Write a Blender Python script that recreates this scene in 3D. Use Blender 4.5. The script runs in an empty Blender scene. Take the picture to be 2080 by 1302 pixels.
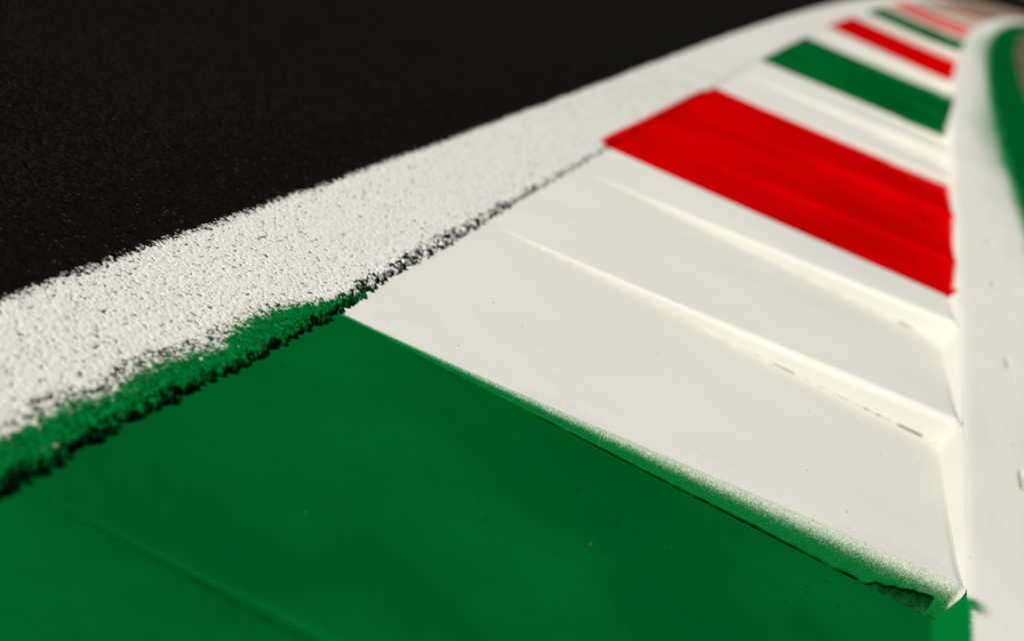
import bpy, math, random
import numpy as np
from mathutils import Matrix, Vector

# ------------------------------------------------------------------ camera, sky, sun, exposure
sc = bpy.context.scene
COL = sc.collection
P = 0.45                                   # metres per kerb tooth
R = math.radians

CAM_POS = (0.7483 * P, -1.5325 * P, 1.0311 * P)
YAW, PITCH, ROLL, FPX = -0.1625, 0.3321, 0.4137, 3008.4
cam_d = bpy.data.cameras.new('camera')
cam_d.sensor_width = 36.0
cam_d.lens = FPX / 2080.0 * 36.0
cam_d.clip_start = 0.02
cam_d.clip_end = 3000.0
cam_d.dof.use_dof = True
cam_d.dof.focus_distance = 2.78 * P
cam_d.dof.aperture_fstop = 3.9
cam_d.dof.aperture_blades = 0
cam = bpy.data.objects.new('camera', cam_d)
COL.objects.link(cam)
F = Vector((math.sin(YAW) * math.cos(PITCH), math.cos(YAW) * math.cos(PITCH), -math.sin(PITCH)))
R0 = Vector((math.cos(YAW), -math.sin(YAW), 0.0))
U0 = R0.cross(F)
RX = R0 * math.cos(ROLL) + U0 * math.sin(ROLL)
UY = -R0 * math.sin(ROLL) + U0 * math.cos(ROLL)
cam.matrix_world = Matrix(((RX.x, UY.x, -F.x, CAM_POS[0]), (RX.y, UY.y, -F.y, CAM_POS[1]),
                           (RX.z, UY.z, -F.z, CAM_POS[2]), (0, 0, 0, 1)))
sc.camera = cam

SUN_EL, SUN_AZ = R(44), R(180 + 42)        # azimuth from +Y (along the kerb), clockwise
to_sun = Vector((math.sin(SUN_AZ) * math.cos(SUN_EL), math.cos(SUN_AZ) * math.cos(SUN_EL), math.sin(SUN_EL)))
world = bpy.data.worlds.new('World'); sc.world = world
world.use_nodes = True
wn = world.node_tree
sky = wn.nodes.new('ShaderNodeTexSky'); sky.sky_type = 'NISHITA'
sky.sun_disc = False; sky.sun_elevation = SUN_EL; sky.sun_rotation = SUN_AZ
sky.dust_density = 2.0
bg = wn.nodes['Background']; bg.inputs['Strength'].default_value = 0.06
wn.links.new(sky.outputs[0], bg.inputs[0])
sun_d = bpy.data.lights.new('sun', 'SUN'); sun_d.energy = 3.65; sun_d.angle = R(0.5)
sun_d.color = (1.0, 0.93, 0.81)
sun = bpy.data.objects.new('sun', sun_d); COL.objects.link(sun)
sun.rotation_euler = to_sun.to_track_quat('Z', 'Y').to_euler()
sc.view_settings.view_transform = 'Standard'; sc.view_settings.look = 'None'
sc.view_settings.gamma = 1.0; sc.view_settings.exposure = 0.06

# ------------------------------------------------------------------ the line the kerb follows
W, H, HB = 1.268 * P, 0.0797 * P, 0.026 * P     # kerb width, height at its outer side, width of the end faces
APR = 0.385 * P                                  # apron strip behind the kerb
_t = np.linspace(-12, 260, 40000)
_dt = _t[1] - _t[0]
_k = np.where(_t < 6.04, -0.001, 0.0027)
_th = np.cumsum(_k) * _dt; _th -= np.interp(0, _t, _th)
_x = np.cumsum(np.sin(_th)) * _dt; _x -= np.interp(0, _t, _x)
_y = np.cumsum(np.cos(_th)) * _dt; _y -= np.interp(0, _t, _y)

def W3(s, u, z):
    """s in teeth along the kerb, u and z in metres (u to the right of the kerb's track edge)."""
    s, u, z = np.broadcast_arrays(np.asarray(s, float), np.asarray(u, float), np.asarray(z, float))
    th = np.interp(s, _t, _th)
    x = np.interp(s, _t, _x) * P + u * np.cos(th)
    y = np.interp(s, _t, _y) * P - u * np.sin(th)
    return np.stack([x, y, z], -1)

# ------------------------------------------------------------------ noise helpers
def hash2(ix, iy, seed):
    n = (ix.astype(np.int64) * 374761393 + iy.astype(np.int64) * 668265263 + seed * 974711) & 0x7fffffff
    n = ((n ^ (n >> 13)) * 1274126177) & 0x7fffffff
    n = ((n ^ (n >> 16)) * 668265263) & 0x7fffffff
    return ((n ^ (n >> 15)) & 0xffffff) / float(0xffffff)

def vnoise(x, y, seed=0):
    x, y = np.broadcast_arrays(np.asarray(x, float), np.asarray(y, float))
    ix, iy = np.floor(x), np.floor(y)
    fx, fy = x - ix, y - iy
    fx = fx * fx * (3 - 2 * fx); fy = fy * fy * (3 - 2 * fy)
    a, b = hash2(ix, iy, seed), hash2(ix + 1, iy, seed)
    c, d = hash2(ix, iy + 1, seed), hash2(ix + 1, iy + 1, seed)
    return (a * (1 - fx) + b * fx) * (1 - fy) + (c * (1 - fx) + d * fx) * fy

def fbm(x, y, seed=0, octv=4):
    v, a, tot = 0, 1.0, 0
    for o in range(octv):
        v = v + a * vnoise(x * 2 ** o, y * 2 ** o, seed + 17 * o); tot += a; a *= .55
    return v / tot

def stones(x, y, cell, seed, keep=None):
    """Domes of a packed aggregate: height 0..1 and a random value per stone."""
    gx, gy = np.floor(x / cell), np.floor(y / cell)
    best = np.full(x.shape, -1.0); rid = np.zeros(x.shape)
    for dx in (-1, 0, 1):
        for dy in (-1, 0, 1):
            jx, jy = gx + dx, gy + dy
            px = (jx + .1 + .8 * hash2(jx, jy, seed)) * cell
            py = (jy + .1 + .8 * hash2(jx, jy, seed + 5)) * cell
            rr = cell * (.52 + .5 * hash2(jx, jy, seed + 9))
            ex, ey = (x - px) / rr, (y - py) / rr
            an = hash2(jx, jy, seed + 13) * 6.28
            ca, sa = np.cos(an), np.sin(an)
            el = 1.0 + .45 * hash2(jx, jy, seed + 21)
            d2 = (ex * ca + ey * sa) ** 2 * el + (ey * ca - ex * sa) ** 2 / el
            hgt = (.75 + .5 * hash2(jx, jy, seed + 3)) * np.sqrt(np.clip(1.15 - d2, 0, None))
            if keep is not None: hgt = np.where(keep(px, py, hash2(jx, jy, seed + 41)), hgt, -1.0)
            m = hgt > best
            best = np.where(m, hgt, best); rid = np.where(m, hash2(jx, jy, seed + 31), rid)
    return np.clip(best, 0, 1.3), rid

def pits(x, y, cell, seed, rmin, rmax, prob):
    """Scattered voids left between the stones: 0..1, 1 in the middle of a void."""
    gx, gy = np.floor(x / cell), np.floor(y / cell)
    out = np.zeros(x.shape)
    for dx in (-1, 0, 1):
        for dy in (-1, 0, 1):
            jx, jy = gx + dx, gy + dy
            px = (jx + hash2(jx, jy, seed)) * cell
            py = (jy + hash2(jx, jy, seed + 5)) * cell
            rr = rmin + (rmax - rmin) * hash2(jx, jy, seed + 9) ** 2
            an = hash2(jx, jy, seed + 13) * 6.28
            ex, ey = (x - px) / rr, (y - py) / rr
            ca, sa = np.cos(an), np.sin(an)
            d2 = (ex * ca + ey * sa) ** 2 + 1.9 * (ey * ca - ex * sa) ** 2
            v = np.clip(1.5 - d2, 0, 1) * (hash2(jx, jy, seed + 3) < prob)
            out = np.maximum(out, v)
    return out

def sstep(a, b, x):
    t = np.clip((x - a) / (b - a), 0, 1)
    return t * t * (3 - 2 * t)

# ------------------------------------------------------------------ mesh helpers
def grid_mesh(name, pts, col=None, col_name='mix', flip=False):
    n, m = pts.shape[:2]
    me = bpy.data.meshes.new(name)
    idx = np.arange(n * m).reshape(n, m)
    q = np.stack([idx[:-1, :-1], idx[:-1, 1:], idx[1:, 1:], idx[1:, :-1]], -1).reshape(-1, 4)
    if flip: q = q[:, ::-1]
    nf = len(q)
    me.vertices.add(n * m); me.vertices.foreach_set('co', pts.reshape(-1).astype(np.float32))
    me.loops.add(nf * 4); me.loops.foreach_set('vertex_index', q.reshape(-1).astype(np.int32))
    me.polygons.add(nf)
    me.polygons.foreach_set('loop_start', np.arange(0, nf * 4, 4, dtype=np.int32))
    me.polygons.foreach_set('use_smooth', np.ones(nf, dtype=bool))
    me.update(calc_edges=True); me.validate()
    if col is not None:
        at = me.attributes.new(col_name, 'FLOAT_COLOR', 'POINT')
        at.data.foreach_set('color', np.ascontiguousarray(col.reshape(-1), dtype=np.float32))
    return me

def link(name, me, mat, parent=None):
    o = bpy.data.objects.new(name, me); COL.objects.link(o)
    if mat: me.materials.append(mat)
    if parent: o.parent = parent
    return o

def tag(o, label=None, cat=None, group=None, kind=None):
    if label: o['label'] = label
    if cat: o['category'] = cat
    if group: o['group'] = group
    if kind: o['kind'] = kind
    return o

def mixcol(shape, g=0, r=0, w=0, d=0):
    c = np.zeros(tuple(shape) + (4,))
    for i, v in enumerate((g, r, w, d)): c[..., i] = np.clip(v, 0, 1)
    return c

# ------------------------------------------------------------------ materials
class NT:
    def __init__(s, name):
        s.m = bpy.data.materials.new(name); s.m.use_nodes = True
        s.n = s.m.node_tree.nodes; s.l = s.m.node_tree.links
        s.b = s.n['Principled BSDF']
        s.tc = s.n.new('ShaderNodeTexCoord')
    def noise(s, scale, detail=3, rough=.55, vec=None):
        n = s.n.new('ShaderNodeTexNoise'); n.inputs['Scale'].default_value = scale
        n.inputs['Detail'].default_value = detail; n.inputs['Roughness'].default_value = rough
        s.l.new(vec or s.tc.outputs['Object'], n.inputs['Vector']); return n.outputs['Fac']
    def voro(s, scale, feature='F1', flat=False):
        n = s.n.new('ShaderNodeTexVoronoi')
        if flat: n.voronoi_dimensions = '2D'
        n.inputs['Scale'].default_value = scale; n.feature = feature
        s.l.new(s.tc.outputs['Object'], n.inputs['Vector']); return n
    def math(s, op, a, b=None, clamp=False):
        n = s.n.new('ShaderNodeMath'); n.operation = op; n.use_clamp = clamp
        for i, v in enumerate((a, b)):
            if v is None: continue
            if isinstance(v, (int, float)): n.inputs[i].default_value = v
            else: s.l.new(v, n.inputs[i])
        return n.outputs[0]
    def ramp(s, fac, lo, hi, a=0.0, b=1.0):
        n = s.n.new('ShaderNodeMapRange'); n.interpolation_type = 'SMOOTHSTEP'
        n.inputs[1].default_value = lo; n.inputs[2].default_value = hi
        n.inputs[3].default_value = a; n.inputs[4].default_value = b
        s.l.new(fac, n.inputs[0]); return n.outputs[0]
    def mix(s, fac, a, b):
        n = s.n.new('ShaderNodeMix'); n.data_type = 'RGBA'
        for sock, v in ((n.inputs[0], fac), (n.inputs[6], a), (n.inputs[7], b)):
            if isinstance(v, (int, float)): sock.default_value = v
            elif isinstance(v, tuple): sock.default_value = (*v, 1)
            else: s.l.new(v, sock)
        return n.outputs[2]
    def bump(s, h, dist, strength=1.0, prev=None):
        n = s.n.new('ShaderNodeBump'); n.inputs['Distance'].default_value = dist
        n.inputs['Strength'].default_value = strength
        s.l.new(h, n.inputs['Height'])
        if prev: s.l.new(prev, n.inputs['Normal'])
        return n.outputs[0]
    def out(s, col, rough=.8, spec=.15, normal=None):
        if isinstance(col, tuple): s.b.inputs['Base Color'].default_value = (*col, 1)
        else: s.l.new(col, s.b.inputs['Base Color'])
        if isinstance(rough, float): s.b.inputs['Roughness'].default_value = rough
        else: s.l.new(rough, s.b.inputs['Roughness'])
        s.b.inputs['Specular IOR Level'].default_value = spec
        if normal: s.l.new(normal, s.b.inputs['Normal'])
        return s.m

WHITE = (0.735, 0.735, 0.675); GREEN = (0.0002, 0.108, 0.0190); RED = (0.56, 0.0003, 0.0003)
BLACK = (0.0064, 0.0052, 0.0034); DIRT = (0.31, 0.245, 0.165)

def tuple_scale(sock, t, k):
    n = t.n.new('ShaderNodeMix'); n.data_type = 'RGBA'; n.blend_type = 'MULTIPLY'; n.inputs[0].default_value = 1
    t.l.new(sock, n.inputs[6]); n.inputs[7].default_value = (k, k, k, 1); return n.outputs[2]

def paint_mat(name, base, spec):
    t = NT(name)
    at = t.n.new('ShaderNodeAttribute'); at.attribute_name = 'mix'
    sp = t.n.new('ShaderNodeSeparateColor'); t.l.new(at.outputs['Color'], sp.inputs[0])
    grain = t.noise(900, 2, .6); big = t.noise(4, 3, .5); fine = t.noise(170, 3, .6)
    streak = t.noise(38, 4, .65)
    g = t.math('SUBTRACT', t.math('ADD', t.math('MULTIPLY', grain, 1.0), t.math('MULTIPLY', fine, .25)), .125)
    def cover(v, w=.42):
        d = t.math('SUBTRACT', t.math('ADD', v, t.math('MULTIPLY', t.math('SUBTRACT', g, .5), 1.0)), .5)
        f = t.ramp(d, -w, w)
        return t.math('MULTIPLY', f, t.ramp(v, .02, .10))
    k_ = .035 if base[0] > .7 else .16
    lighter = tuple(c * (1 + k_) for c in base); darker = tuple(c * (1 - k_) for c in base)
    c = t.mix(t.ramp(big, .3, .7), darker, lighter)
    c = t.mix(t.ramp(streak, .42, .72, 0, .05 if base[0] > .7 else .45), c, tuple(c_ * .86 for c_ in base))
    c = t.mix(t.ramp(t.math('ADD', t.math('MULTIPLY', grain, .5), t.math('MULTIPLY', t.noise(330, 2, .7), .5)), .32, .68), tuple_scale(c, t, .955 if base[0] > .7 else .90), c)
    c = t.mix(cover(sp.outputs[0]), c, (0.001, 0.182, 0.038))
    c = t.mix(cover(sp.outputs[1]), c, RED)
    c = t.mix(cover(sp.outputs[2]), c, WHITE)
    # grit: pin-holes and light flecks
    v = t.voro(75, flat=True); vr = t.n.new('ShaderNodeSeparateColor'); t.l.new(v.outputs['Color'], vr.inputs[0])
    pin = t.math('MULTIPLY', t.math('LESS_THAN', v.outputs['Distance'], t.math('MULTIPLY', vr.outputs[1], .10)), t.math('GREATER_THAN', vr.outputs[0], .986 if base[0] > .7 else .955))
    c = t.mix(t.math('MULTIPLY', pin, .85), c, tuple(.10 * b_ + .003 for b_ in base))
    v2 = t.voro(60, flat=True); vr2 = t.n.new('ShaderNodeSeparateColor'); t.l.new(v2.outputs['Color'], vr2.inputs[0])
    fle = t.math('MULTIPLY', t.math('LESS_THAN', v2.outputs['Distance'], t.math('MULTIPLY', vr2.outputs[2], .05)), t.math('GREATER_THAN', vr2.outputs[1], .994))
    c = t.mix(t.math('MULTIPLY', fle, .75), c, (0.5, 0.55, 0.42))
    c = t.mix(t.math('MULTIPLY', at.outputs['Alpha'], t.ramp(fine, .25, .6, .6, 1)), c, t.mix(t.ramp(sp.outputs[0], .3, .6), DIRT, (0.0007, 0.040, 0.008)) if base[0] > .7 else tuple(b_ * .16 + .0006 for b_ in base))
    hh = t.math('ADD', t.math('MULTIPLY', grain, .45), t.math('MULTIPLY', fine, .55))
    hh = t.math('SUBTRACT', hh, t.math('MULTIPLY', pin, 2.0))
    nrm = t.bump(hh, .0006, .55)
    nrm = t.bump(t.noise(9, 2), .004, .06, nrm)
    return t.out(c, .62, spec, nrm)

M_WHITE = paint_mat('white_kerb_paint', WHITE, .06)
M_GREEN = paint_mat('green_kerb_paint', GREEN, .0)
M_RED = paint_mat('red_kerb_paint', RED, .0)

def asphalt_mat():
    t = NT('dark_asphalt')
    v = t.voro(210); vr = t.n.new('ShaderNodeSeparateColor'); t.l.new(v.outputs['Color'], vr.inputs[0])
    tone = t.ramp(vr.outputs[0], 0, 1, .55, 1.5)
    hs = t.n.new('ShaderNodeMix'); hs.data_type = 'RGBA'; hs.blend_type = 'MULTIPLY'; hs.inputs[0].default_value = 1
    hs.inputs[6].default_value = (*BLACK, 1)
    cc = t.n.new('ShaderNodeCombineColor')
    for i in range(3): t.l.new(tone, cc.inputs[i])
    t.l.new(cc.outputs[0], hs.inputs[7])
    c = hs.outputs[2]
    c = t.mix(t.math('MULTIPLY', t.math('GREATER_THAN', vr.outputs[1], .985), t.math('LESS_THAN', v.outputs['Distance'], .28)), c, (0.055, 0.045, 0.03))
    big = t.noise(1.3, 4)
    c = t.mix(t.ramp(big, .35, .75, 0, .35), c, (0.0115, 0.0092, 0.0064))
    d = t.math('SUBTRACT', 1.0, v.outputs['Distance'])
    nrm = t.bump(d, .0028, .9)
    return t.out(c, .95, .012, nrm)
M_ASPHALT = asphalt_mat()

def colour_attr_mat(name, bumpy=False):
    t = NT(name)
    at = t.n.new('ShaderNodeAttribute'); at.attribute_name = 'paint'
    nrm = t.bump(t.noise(900, 2), .0004, .6)
    if bumpy: nrm = t.bump(t.voro(190).outputs['Distance'], .002, .6, nrm)
    return t.out(at.outputs['Color'], .9, .015, nrm)
M_LINE = colour_attr_mat('painted_rough_asphalt')
M_LINE_FAR = colour_attr_mat('painted_rough_asphalt_far', True)

def ground_mat(name, a, b, scale):
    t = NT(name)
    c = t.mix(t.ramp(t.noise(scale, 6, .65), .3, .7), a, b)
    return t.out(c, .95, .05, t.bump(t.noise(scale * 9, 4), .02, .8))
M_DUST = ground_mat('dusty_ground', (0.15, 0.12, 0.075), (0.075, 0.07, 0.035), 3.0)
M_GRASS = ground_mat('dry_grass', (0.03, 0.045, 0.014), (0.06, 0.065, 0.025), .8)

# ------------------------------------------------------------------ setting: ground, track, painted edge line
def flat_rect(name, x0, x1, y0, y1, z, mat, n=2):
    X, Y = np.meshgrid(np.linspace(x0, x1, n), np.linspace(y0, y1, n), indexing='ij')
    o = link(name, grid_mesh(name, np.stack([X, Y, np.full_like(X, z)], -1), flip=True), mat)
    return tag(o, kind='structure')
flat_rect('ground', -600, 600, -500, 900, -0.06, M_GRASS, 3)

def strip(name, s, u, zfun, mat, colfun=None, col_name='paint'):
    S, U = np.meshgrid(s, u, indexing='ij')
    Z = zfun(S, U)
    c = colfun(S, U) if colfun else None
    return link(name, grid_mesh(name, W3(S, U, Z), c, col_name, flip=True), mat)

LINE_L = -0.52 * P                                            # left edge of the finely built strip
s_track = np.concatenate([np.linspace(-11, 12, 120), np.linspace(12.4, 250, 300)])
track = strip('track', s_track, np.concatenate([np.linspace(-13.0, -1.0, 14), np.linspace(-.8, LINE_L, 8)]),
              lambda S, U: np.where(U > LINE_L - .001, 0.0012, 0.002), M_ASPHALT)
tag(track, kind='structure')

# the kerb joint wanders: (s in teeth, u in teeth)
E_S = np.array([-3, 0, .2, .4, .6, .85, 1.02, 1.15, 1.3, 1.57, 2.0, 2.43, 3.0, 3.5, 4.5, 6, 9, 260])
E_U = np.array([0, -.003, -.008, .002, .0106, .012, .0163, .008, .003, .004, .0014, -.004, -.004, -.006, -.004, -.004, 0, 0]) * P
G_S = np.array([-3, 0, .15, .3, .45, .6, .79, .9, .97, 1.03, 1.1, 1.25, 1.38, 1.5])
G_U = np.array([.076, .076, .062, .050, .058, .058, .070, .060, .038, .010, .002, -.006, -.012, -.02]) * P
R_S = np.array([3.45, 3.53, 3.7, 4.2, 4.8, 5.3, 5.7, 5.8])
R_U = np.array([-.02, .040, .044, .036, .03, .026, .018, -.03]) * P

def line_surface(S, U, fine=True):
    x, y = S * P, U
    h1, r1 = stones(x, y, .0041, 3)
    h2, r2 = stones(x + .5, y, .0021, 11)
    n1 = fbm(x * 230, y * 230, 5, 3); n2 = fbm(x * 28, y * 28, 9, 3)
    hgt = .62 * h1 + .28 * h2 + .25 * n1
    e = np.interp(S, E_S, E_U) + (n2 - .5) * .010
    calm = np.interp(S, [1.2, 2.5, 5, 9], [1, .8, .35, .1])      # the old paint gets thicker further on
    hgt = .75 + (hgt - .75) * calm
    ha = np.interp(S, [-3, .9, 1.2, 1.6, 2.0, 2.6, 3.4, 6, 12], [.0055, .005, .0042, .0034, .0032, .0022, .0016, .0012, .001])
    drop = sstep(e - .007, e - .002, U)
    amp = .0013 * (1 + 1.2 * sstep(-.03, 0, U - e))
    wx, wy = x + .0022 * (n1 - .5), y + .0022 * (h2 - .5)
    pt = calm * np.maximum(pits(wx, wy, .0060, 101, .0005, .0015, .55), pits(wx, wy, .0031, 131, .0004, .0009, .60))
    Z = ha + (hgt - .75) * amp - .0016 * pt
    Z = Z * (1 - drop) + drop * (-.012)
    hs, rs = stones(x, y, .0056, 211, lambda px, py, h: py < np.interp(px / P, E_S, E_U) + (h - .55) * .007)
    hs2, rs2 = stones(x, y, .0033, 223, lambda px, py, h: py < np.interp(px / P, E_S, E_U) + (h - .45) * .010)
    rim = sstep(e - .012, e - .007, U)
    crumbs = np.maximum(np.where(hs > .25, ha - .0052 + .0056 * hs, -.02), np.where(hs2 > .3, ha - .0050 + .0040 * hs2, -.02))
    Z = np.where(rim > 0, np.maximum(Z, crumbs * rim + Z * (1 - rim)), Z)
    # ---------------- paint
    near_k = sstep(-.10 * P, -.01 * P, U - e)
    pit = .56 + .12 * near_k * sstep(.3, 1.2, S) * (1 - sstep(2.2, 3.5, S)) + .20 * (n2 - .5) + .24 * (n1 - .5)
    lo = hgt - .18 * (r1 - .5)
    white = sstep(pit - .06, pit + .06, lo)
    white = white * (1 - pt * (.55 + .45 * r1))
    # ragged left edge of the sprayed line
    le = -.308 * P + (fbm(x * 9, y * 9, 77, 2) - .5) * .005
    fr = (U - le) / .013
    white = white * sstep(-.3, .3, fr * 1.2 + ((hgt - .72) * .4 + (n1 - .5) * .5 + (r2 - .5) * .85) * calm - .25 * pt)
    # black crumbs right at the joint
    rw_ = np.interp(S, [1, 1.3, 1.6, 2.05, 2.4, 4], [.014, .016, .018, .017, .011, .008])
    rag = sstep(e - rw_, e + .001, U)
    jn = np.interp(S, [-3, 1.0, 1.3, 1.9, 2.3, 2.7, 3.4, 5, 9], [1, 1, 1, .95, .9, .6, .5, .4, .15])
    # stones beside the joint lost their paint one by one, fewer of them further on
    bare_p = np.interp(S, [-3, .95, 1.25, 1.9, 2.2, 2.6, 3.4, 5, 9], [1, 1, .40, .36, .44, .13, .20, .14, .05])
    pick = np.where(hs2 > hs, rs2, rs)
    crumb = sstep(.05, -.05, pick - bare_p * (.15 + 1.0 * rag)) * sstep(.10, .3, rag)
    low = sstep(.002, -.0015, Z) * sstep(.2, .5, jn + (n2 - .5) * .6)
    crumb = np.maximum(crumb * np.clip(jn + .2, 0, 1), np.maximum(low, drop * (hs < .25) * (hs2 < .3) * jn))
    c_w = np.array(WHITE); c_b = (np.array(BLACK) * .85)[None, None] * (.55 + .9 * r1 + 5.0 * (r2 > .985))[..., None]; c_g = np.array(GREEN); c_r = np.array(RED)
    tone = (.93 + .1 * r1 + .06 * (n2 - .5))[..., None]
    white = white * (1 - crumb)
    # green that ran over the asphalt margin, with a bare band outside it
    gw = np.interp(S, G_S, G_U) + (fbm(x * 22, y * 22, 31, 3) - .5) * .012
    gd = (U - (e - gw)) / .008
    gm = sstep(-.35, .35, gd * .5 + (hgt - .72) * .7 + (n1 - .5) * .7 + (r2 - .5) * .7)
    bare = np.exp(-((gd + 1.0) / 1.1) ** 2) * np.interp(S, [-3, .1, .5, .68, .8, 1.1], [.45, .75, .95, .75, .40, 0])
    white = white * (1 - sstep(.35, .75, bare * .85 + (.68 - hgt) * .7 + (n1 - .5) * .4 + (r2 - .5) * .9))
    col = c_b * (1 - white[..., None]) + c_w * tone * white[..., None]
    fleck = sstep(.9965, .998, r2) * sstep(.75, .95, h2) * (S < 1.3) * (U < e - .006)
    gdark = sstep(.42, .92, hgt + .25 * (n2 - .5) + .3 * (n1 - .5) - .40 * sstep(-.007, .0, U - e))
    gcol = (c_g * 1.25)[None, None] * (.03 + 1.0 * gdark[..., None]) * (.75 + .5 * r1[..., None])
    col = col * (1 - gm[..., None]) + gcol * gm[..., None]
    col = col * (1 - (gm * fleck)[..., None] * .7) + c_w * (gm * fleck)[..., None] * .7
    # red over the margin
    rw = np.interp(S, R_S, R_U, left=-.05, right=-.05) + (n2 - .5) * .010
    rm = sstep(-.0035, .0035, U - (e - rw))
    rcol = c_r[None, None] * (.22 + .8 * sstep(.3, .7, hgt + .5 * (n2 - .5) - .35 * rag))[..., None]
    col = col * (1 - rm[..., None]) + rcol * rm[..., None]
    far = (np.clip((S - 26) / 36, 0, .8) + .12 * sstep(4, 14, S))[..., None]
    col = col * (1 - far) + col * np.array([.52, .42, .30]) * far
    return Z, np.concatenate([col, np.ones(col.shape[:2] + (1,))], -1)

def line_patch(name, s, u, mat):
    S, U = np.meshgrid(s, u, indexing='ij')
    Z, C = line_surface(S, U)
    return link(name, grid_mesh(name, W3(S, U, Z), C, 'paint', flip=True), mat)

s_near = [-.15]
while s_near[-1] < 4.2:
    s_near.append(s_near[-1] + (.00082 if s_near[-1] < 1.5 else .00082 + (s_near[-1] - 1.5) * .0010) / P)
s_near = np.array(s_near)
u_near = np.linspace(LINE_L, .026 * P, 270)
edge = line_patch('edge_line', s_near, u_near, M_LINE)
tag(edge, kind='structure')
s_far = [s_near[-1]]
while s_far[-1] < 160:
    s_far.append(s_far[-1] + max(.008, (s_far[-1] - 4) * .004) / P)
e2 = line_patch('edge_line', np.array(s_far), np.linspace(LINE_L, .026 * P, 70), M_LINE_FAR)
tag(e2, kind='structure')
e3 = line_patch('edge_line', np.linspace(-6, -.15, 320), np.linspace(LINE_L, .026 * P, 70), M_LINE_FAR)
tag(e3, kind='structure')

# ------------------------------------------------------------------ apron, painted run-off and bare ground behind the kerb
NICKS = [1.78, 2.80, 3.85, 4.70, 5.75]     # where the apron's casting joints have opened, one behind each tooth
def nick(S, U):
    n = 0
    for i, c in enumerate(NICKS):
        uu = 1.4075 * P + .003 * math.sin(i * 2.1) + (S - c) * .008
        n = n + np.exp(-((U - uu) / .0030) ** 2) * sstep(.075, .03, np.abs(S - c)) * (.55 + .45 * vnoise(S * 60, U * 900, i))
    return np.clip(n, 0, 1)
def apron_z(S, U):
    return H + .0015 * (fbm(S * 3, U * 30, 41, 3) - .5) - .0025 * np.exp(-(U - W) / .004) - .006 * nick(S, U) + .002 * nick(S, U - .022)
def apron_col(S, U):
    d = (U - W) / APR
    far_ = .35 + .65 * sstep(3.5, 9, S)
    g = .34 * far_ * sstep(.15, .9, d) + .75 * sstep(.72, 1.02, d + .10 * (fbm(S * 3.0, U * 0, 4, 2) - .5))
    near = np.exp(-((S - .955) / .035) ** 2) * np.exp(-(np.clip(U - W, 0, 1) / .016) ** 2) * 1.0
    near = np.maximum(near, 1.3 * np.exp(-np.clip(U - W, 0, 1) / .0035) * sstep(.985, .955, S))
    g2 = .26 * np.exp(-((S - 9.2) / 2.8) ** 2) * sstep(-.2, .5, d) + .26 * np.exp(-((S - 21.) / 6) ** 2)
    g = np.maximum(g + g2, near)
    return np.stack([np.clip(g, 0, 1), 0 * g, 0 * g, nick(S, U)], -1)
s_ap = np.concatenate([np.arange(-3, .9, .05), np.arange(.9, 6.5, .012), np.arange(6.5, 8, .05), np.arange(8, 30, .15), np.arange(30, 160, .6)])
ap_edge = W + APR
def apron():
    rag = (fbm(s_ap * 2.2, s_ap * 0, 8, 3) - .5) * .05 * P + (fbm(s_ap * 9, s_ap * 0, 18, 2) - .5) * .02 * P
    f = np.unique(np.concatenate([np.linspace(0, .2, 10), np.linspace(.22, 1, 26), np.linspace(.31, .42, 24)]))
    S = np.repeat(s_ap[:, None], len(f), 1)
    U = W + (APR + rag)[:, None] * f[None]
    Z = apron_z(S, U)
    Z[:, -1] -= .006
    o = link('apron', grid_mesh('apron', W3(S, U, Z), apron_col(S, U), 'mix', flip=True), M_WHITE)
    return tag(o, kind='structure')
apron()
ro = strip('painted_runoff', s_ap, np.linspace(W + APR - .05, 2.02 * P, 8), lambda S, U: np.full_like(S, H - .004), M_GREEN,
           lambda S, U: mixcol(S.shape, d=.12 + .10 * fbm(S * .7, U * 9, 3, 3)), 'mix')
tag(ro, kind='structure')
dg = strip('dirt_verge', s_ap, np.linspace(2.0 * P, 40, 12), lambda S, U: np.full_like(S, H - .008), M_DUST)
tag(dg, kind='structure')

# ------------------------------------------------------------------ the kerb
KINDS = {'G': M_GREEN, 'W': M_WHITE, 'R': M_RED}
CRACK = {   # tooth -> list of (a0, a1, gap, depth) along the riser, a = 0 at the track, 1 at the outer side
    1: [(.36, .62, .0007, .0012), (.60, .885, .0013, .0014), (.893, .984, .0165, .0028)],
    2: [(.62, .70, .0007, .0015), (.84, .97, .0015, .0015)],
    3: [(.88, .96, .0011, .0012)],
    4: [(.92, .985, .0035, .003)], 5: [(.91, .98, .0035, .003)],
}
def tooth_top(a):                     # height of the ramp across the kerb
    return H * np.clip(a, 0, 1) ** 1.12 - .0025 * sstep(.985, 1.0, a)
NOSE = .0100
def nose_r(a):
    return np.minimum(NOSE, .4 * tooth_top(a)) + 1e-5

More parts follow.
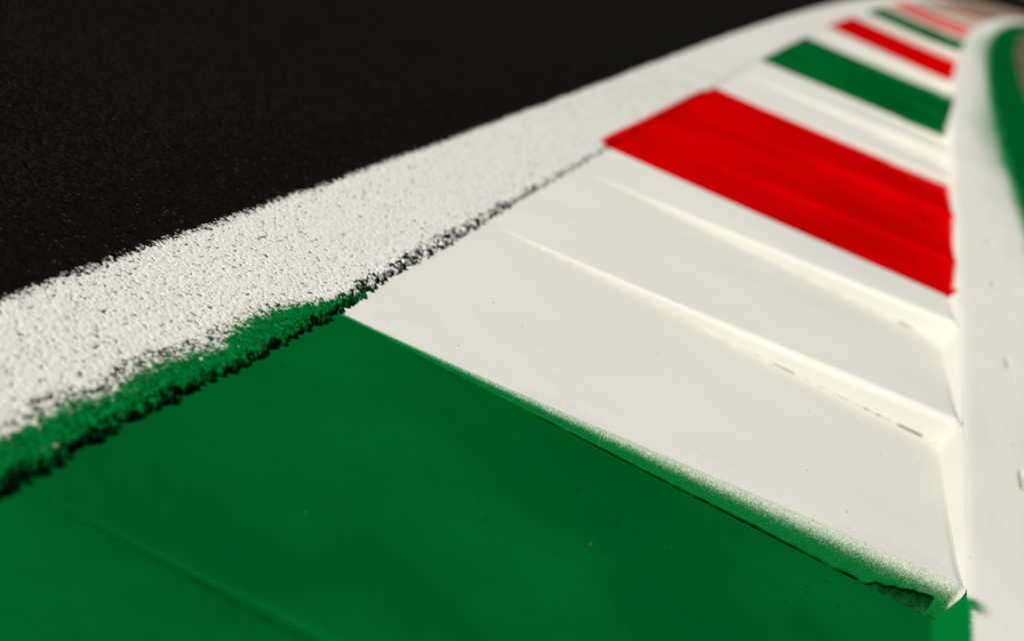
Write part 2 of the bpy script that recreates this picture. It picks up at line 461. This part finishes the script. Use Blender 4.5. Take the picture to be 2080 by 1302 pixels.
def spray_and_lit(kind, S, a, q, hl):
    """paint that strayed over a colour's edge; q = developed metres past the tooth's foot, hl = local riser height"""
    g = np.zeros(np.broadcast(S, a, q).shape); r = g.copy(); w = g.copy()
    if kind == 'W':
        g = np.where(S < 1.9, 1.42 - 1.18 * q / (hl + .003), 0)
        tail = .16 * np.clip(1 - (S - 1) / .5, 0, 1) * (S < 1.9)
        g = np.maximum(g, tail * (fbm(S * 6, a * 8, 51, 3) > .45))
        fr_ = {11: .45, 18: 0, 21: .3}
        for kk, ff in fr_.items(): g = np.where(np.abs(S - kk) < .02, (q < ff * hl) * 1.5, g)
        r = np.where((S > 5.7) & (S < 7.2), .14 * np.clip(1 - (S - 6.0) / .9, 0, 1), 0)
        for kk, ff in {6: .5, 16: .2}.items(): r = np.where(np.abs(S - kk) < .02, (q < ff * hl) * 1.5, r)
    if kind == 'R':
        edge_w = np.interp(S, [3.5, 3.6, 4.0, 4.02, 4.4, 5.0, 5.02, 5.4, 6.0], [.0, .004, .001, .003, .004, .002, .004, .005, .006])
        w = sstep(-.003, .003, a * W - (W - edge_w)) * 1.0
        w = np.maximum(w, np.where(S > 21.5, .29, 0))
    if kind == 'G':
        g = np.where(S < 1.01, 1.1 * sstep(.962, .99, a), 0)  # brighter green painted on the nearest end faces, imitating sunlight on them
        edge_w = np.interp(S, [1.0, 8.34, 8.6, 9.3, 10.3, 18, 21], [-.02, .022, .012, .006, -.004, 0, 0])
        w = sstep(-.003, .003, a * W - (W - edge_w)) * (S > 2)
        w = np.where(np.abs(S - 8) < .02, np.maximum(w, (q < .5 * hl) * 1.5), w)
        w = np.maximum(w, np.where(S > 21.5, .36, 0))
    return g, r, w

def dust(S):
    return np.clip((S - 31) / 7, 0, .85) + .13 * sstep(6, 17, S)

def build_tooth(block, kind, k, s0, s1, detail):
    """one sawtooth of a painted block, clipped to s0..s1"""
    na, nt = {0: (240, 60), 1: (60, 26), 2: (16, 8)}[detail]
    mat = KINDS[kind]
    a = np.linspace(0, 1, na); a = 1 - (1 - a) ** 1.15
    full_start = s0 <= k + 1e-6
    t0 = nose_r(a) / P if full_start else np.full(na, s0 - k)
    t1 = min(1.0, s1 - k)
    T = t0[None] + (t1 - t0)[None] * np.linspace(0, 1, nt)[:, None]
    A = np.repeat(a[None], nt, 0)
    tn = nose_r(a)[None] / P
    cut = HB * np.clip((T - tn) / (1 - tn), 0, 1) ** .42
    Ut = A * (W - cut)
    Zt = tooth_top(A) * (1 - T)
    dish = .0012 * (fbm((k + T) * 2.3, A * 4, 61, 3) - .5) * sstep(0, .1, T) * (1 - sstep(.9, 1, T)) * sstep(0, .15, A)
    S = k + T
    hl = tooth_top(A)
    g, r, w = spray_and_lit(kind, S, Ut / W, T * P + hl, hl)
    # a sliver left of u=0 so that the wandering asphalt edge always meets concrete
    ext = W3(S[:, :1], np.full((nt, 1), -.035 * P), Zt[:, :1] * 0)
    pts = np.concatenate([ext, W3(S, Ut, Zt + dish)], 1)
    c = mixcol(S.shape, g, r, w, dust(S)); c = np.concatenate([c[:, :1], c], 1)
    tooth = link('tooth', grid_mesh('tooth', pts, c, flip=True), mat, block)
    # end face up to the apron
    nv = 6 if detail < 2 else 3
    Te = T[:, -1]; Se = k + Te; v = np.linspace(0, 1, nv)[None]
    wob = .0016 * (fbm(Se * 7, Se * 0, 91, 2) - .5)
    Ue = Ut[:, -1:] * (1 - v) + (W + wob[:, None] * 0) * v
    Ze = Zt[:, -1:] * (1 - v) + (H - .0025) * v
    SS = np.repeat(Se[:, None], nv, 1)
    g, r, w = spray_and_lit(kind, SS, Ue / W, (SS - k) * P + H, H)
    if kind == 'W': g = g * (SS > 1.02)
    link('end_face', grid_mesh('end_face', W3(SS, Ue, Ze), mixcol(SS.shape, g, r, w, dust(SS)), flip=True), mat, tooth)
    # riser with its rounded nose
    if full_start:
        gap = np.full(na, .0002); dep = np.full(na, .0002)
        for (a0, a1, gp, dp) in CRACK.get(k, []):
            m = sstep(a0, a0 + .012, a) * (1 - sstep(a1 - .008, a1, a))
            nz = .55 + .9 * fbm(a * 60, a * 0, 7 + k, 3) if gp < .012 else .85 + .3 * fbm(a * 130, a * 0, 7 + k, 3)
            if gp < .006: m = m * sstep(.30, .52, fbm(a * 22, a * 0, 70 + k, 3))
            if gp > .012: m = m ** .5 * (.50 + .50 * sstep(a0, a1 - .02, a)) * np.clip(.75 + .35 * (a - a0) / (a1 - a0), 0, 1)
            gap = np.maximum(gap, gp * m * nz); dep = np.maximum(dep, dp * m * nz)
        zt = tooth_top(a) * (1 - nose_r(a) / P); rr = nose_r(a)
        gap = np.minimum(gap, .6 * zt + 1e-5)
        rows = [(0 * a, 0 * a - .0008), (dep, 0 * a - .0006), (dep * .9, gap * .6), (dep * .3, gap)]
        for f in np.linspace(0, 1, 7)[0:]:
            lo = gap + .0001; hi = np.maximum(zt - rr, lo + .0001)
            rows.append((0 * a, lo + (hi - lo) * f))
        for th in np.linspace(0, math.pi / 2, 7)[1:]:
            rows.append((rr - rr * math.cos(th), zt - rr + rr * math.sin(th)))
        ds = np.stack([q[0] for q in rows]); Z = np.stack([q[1] for q in rows])
        rough = (.0009 + .0010 * (gap > .004)[None] * np.array([0, 1, 1] + [0] * 14)[:, None]) * (fbm(a[None] * 160, Z * 260, 3 + k, 3) - .5)
        ds = ds + rough * np.array([0, 1, 1, 1] + [.7] * 7 + [.4, .3, .2, .1, 0, 0])[:, None]
        vv = np.clip(Z / np.maximum(tooth_top(a)[None] * (1 - rr / P)[None], 1e-5), 0, 1)
        Ur = a[None] * (W - HB * (1 - vv))
        SS = k + ds / P
        g, r, w = spray_and_lit(kind, SS * 0 + k + 1e-4, Ur / W, Z, tooth_top(a)[None])
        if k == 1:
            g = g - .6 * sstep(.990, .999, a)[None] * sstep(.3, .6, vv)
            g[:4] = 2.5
        isd = (gap > .0006).astype(float)[None] * (1 if k == 1 else .6) * np.array([.9, 1, 1, .8, .35] + [0] * 12)[:, None]
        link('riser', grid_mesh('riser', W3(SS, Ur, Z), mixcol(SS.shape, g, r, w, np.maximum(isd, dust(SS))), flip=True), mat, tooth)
    return tooth

def kerb_block(kind, s0, s1, label, detail, cat='kerb'):
    root = bpy.data.objects.new('kerb_block', None); COL.objects.link(root)
    root.empty_display_size = .1
    m = W3(s0, W / 2, 0.0)
    tag(root, label, cat, 'painted sawtooth kerb blocks')
    k = math.floor(s0 + 1e-6)
    while k < s1 - 1e-6:
        if min(s1, k + 1) - max(s0, k) > .01:
            build_tooth(root, kind, k, max(s0, k), min(s1, k + 1), detail)
        k += 1
    return root

BOUNDS = [(-1.5, 1.0, 'G'), (1.0, 3.497, 'W'), (3.497, 6.0, 'R'), (6.0, 8.0, 'W'), (8.0, 11.0, 'G'),
          (11.0, 13.0, 'W'), (13.0, 16.0, 'R'), (16.0, 18.0, 'W'), (18.0, 21.0, 'G'),
          (21.0, 22.0, 'W'), (22.0, 27.0, 'R')]
LABELS = ['large deep green kerb block nearest the camera, filling the lower left',
          'broad white sawtooth kerb block with green overspray, beside the nearest green block',
          'largest bright red kerb block, between two white blocks',
          'white kerb block with pinkish tint between the largest red block and the second green one',
          'second nearest green kerb block, just beyond the white one behind the largest red block',
          'white kerb block between the second green block and the narrower red one',
          'narrower bright red kerb block beyond the second green block',
          'thin white kerb block just beyond the narrower red block',
          'thin dark green kerb block before the faded pink red one',
          'thin white kerb block between the thin green block and the faded pink red one',
          'faded pinkish red kerb block, blurred in the distance']
for i, (s0, s1, kd) in enumerate(BOUNDS):
    kerb_block(kd, s0, s1, LABELS[i], 0 if s0 < 3.9 else (1 if s0 < 17 else 2))
s = 27.0; i = 0
FARNAMES = {'W': 'white', 'G': 'green', 'R': 'red'}
while s < 78:
    kd = 'WGWR'[i % 4]; L = (1.0 if s < 40 else 2.0) if kd == 'W' else 3.0
    kerb_block(kd, s, s + L, 'tiny blurred %s kerb block far along the curve at the upper right' % FARNAMES[kd], 2)
    s += L; i += 1
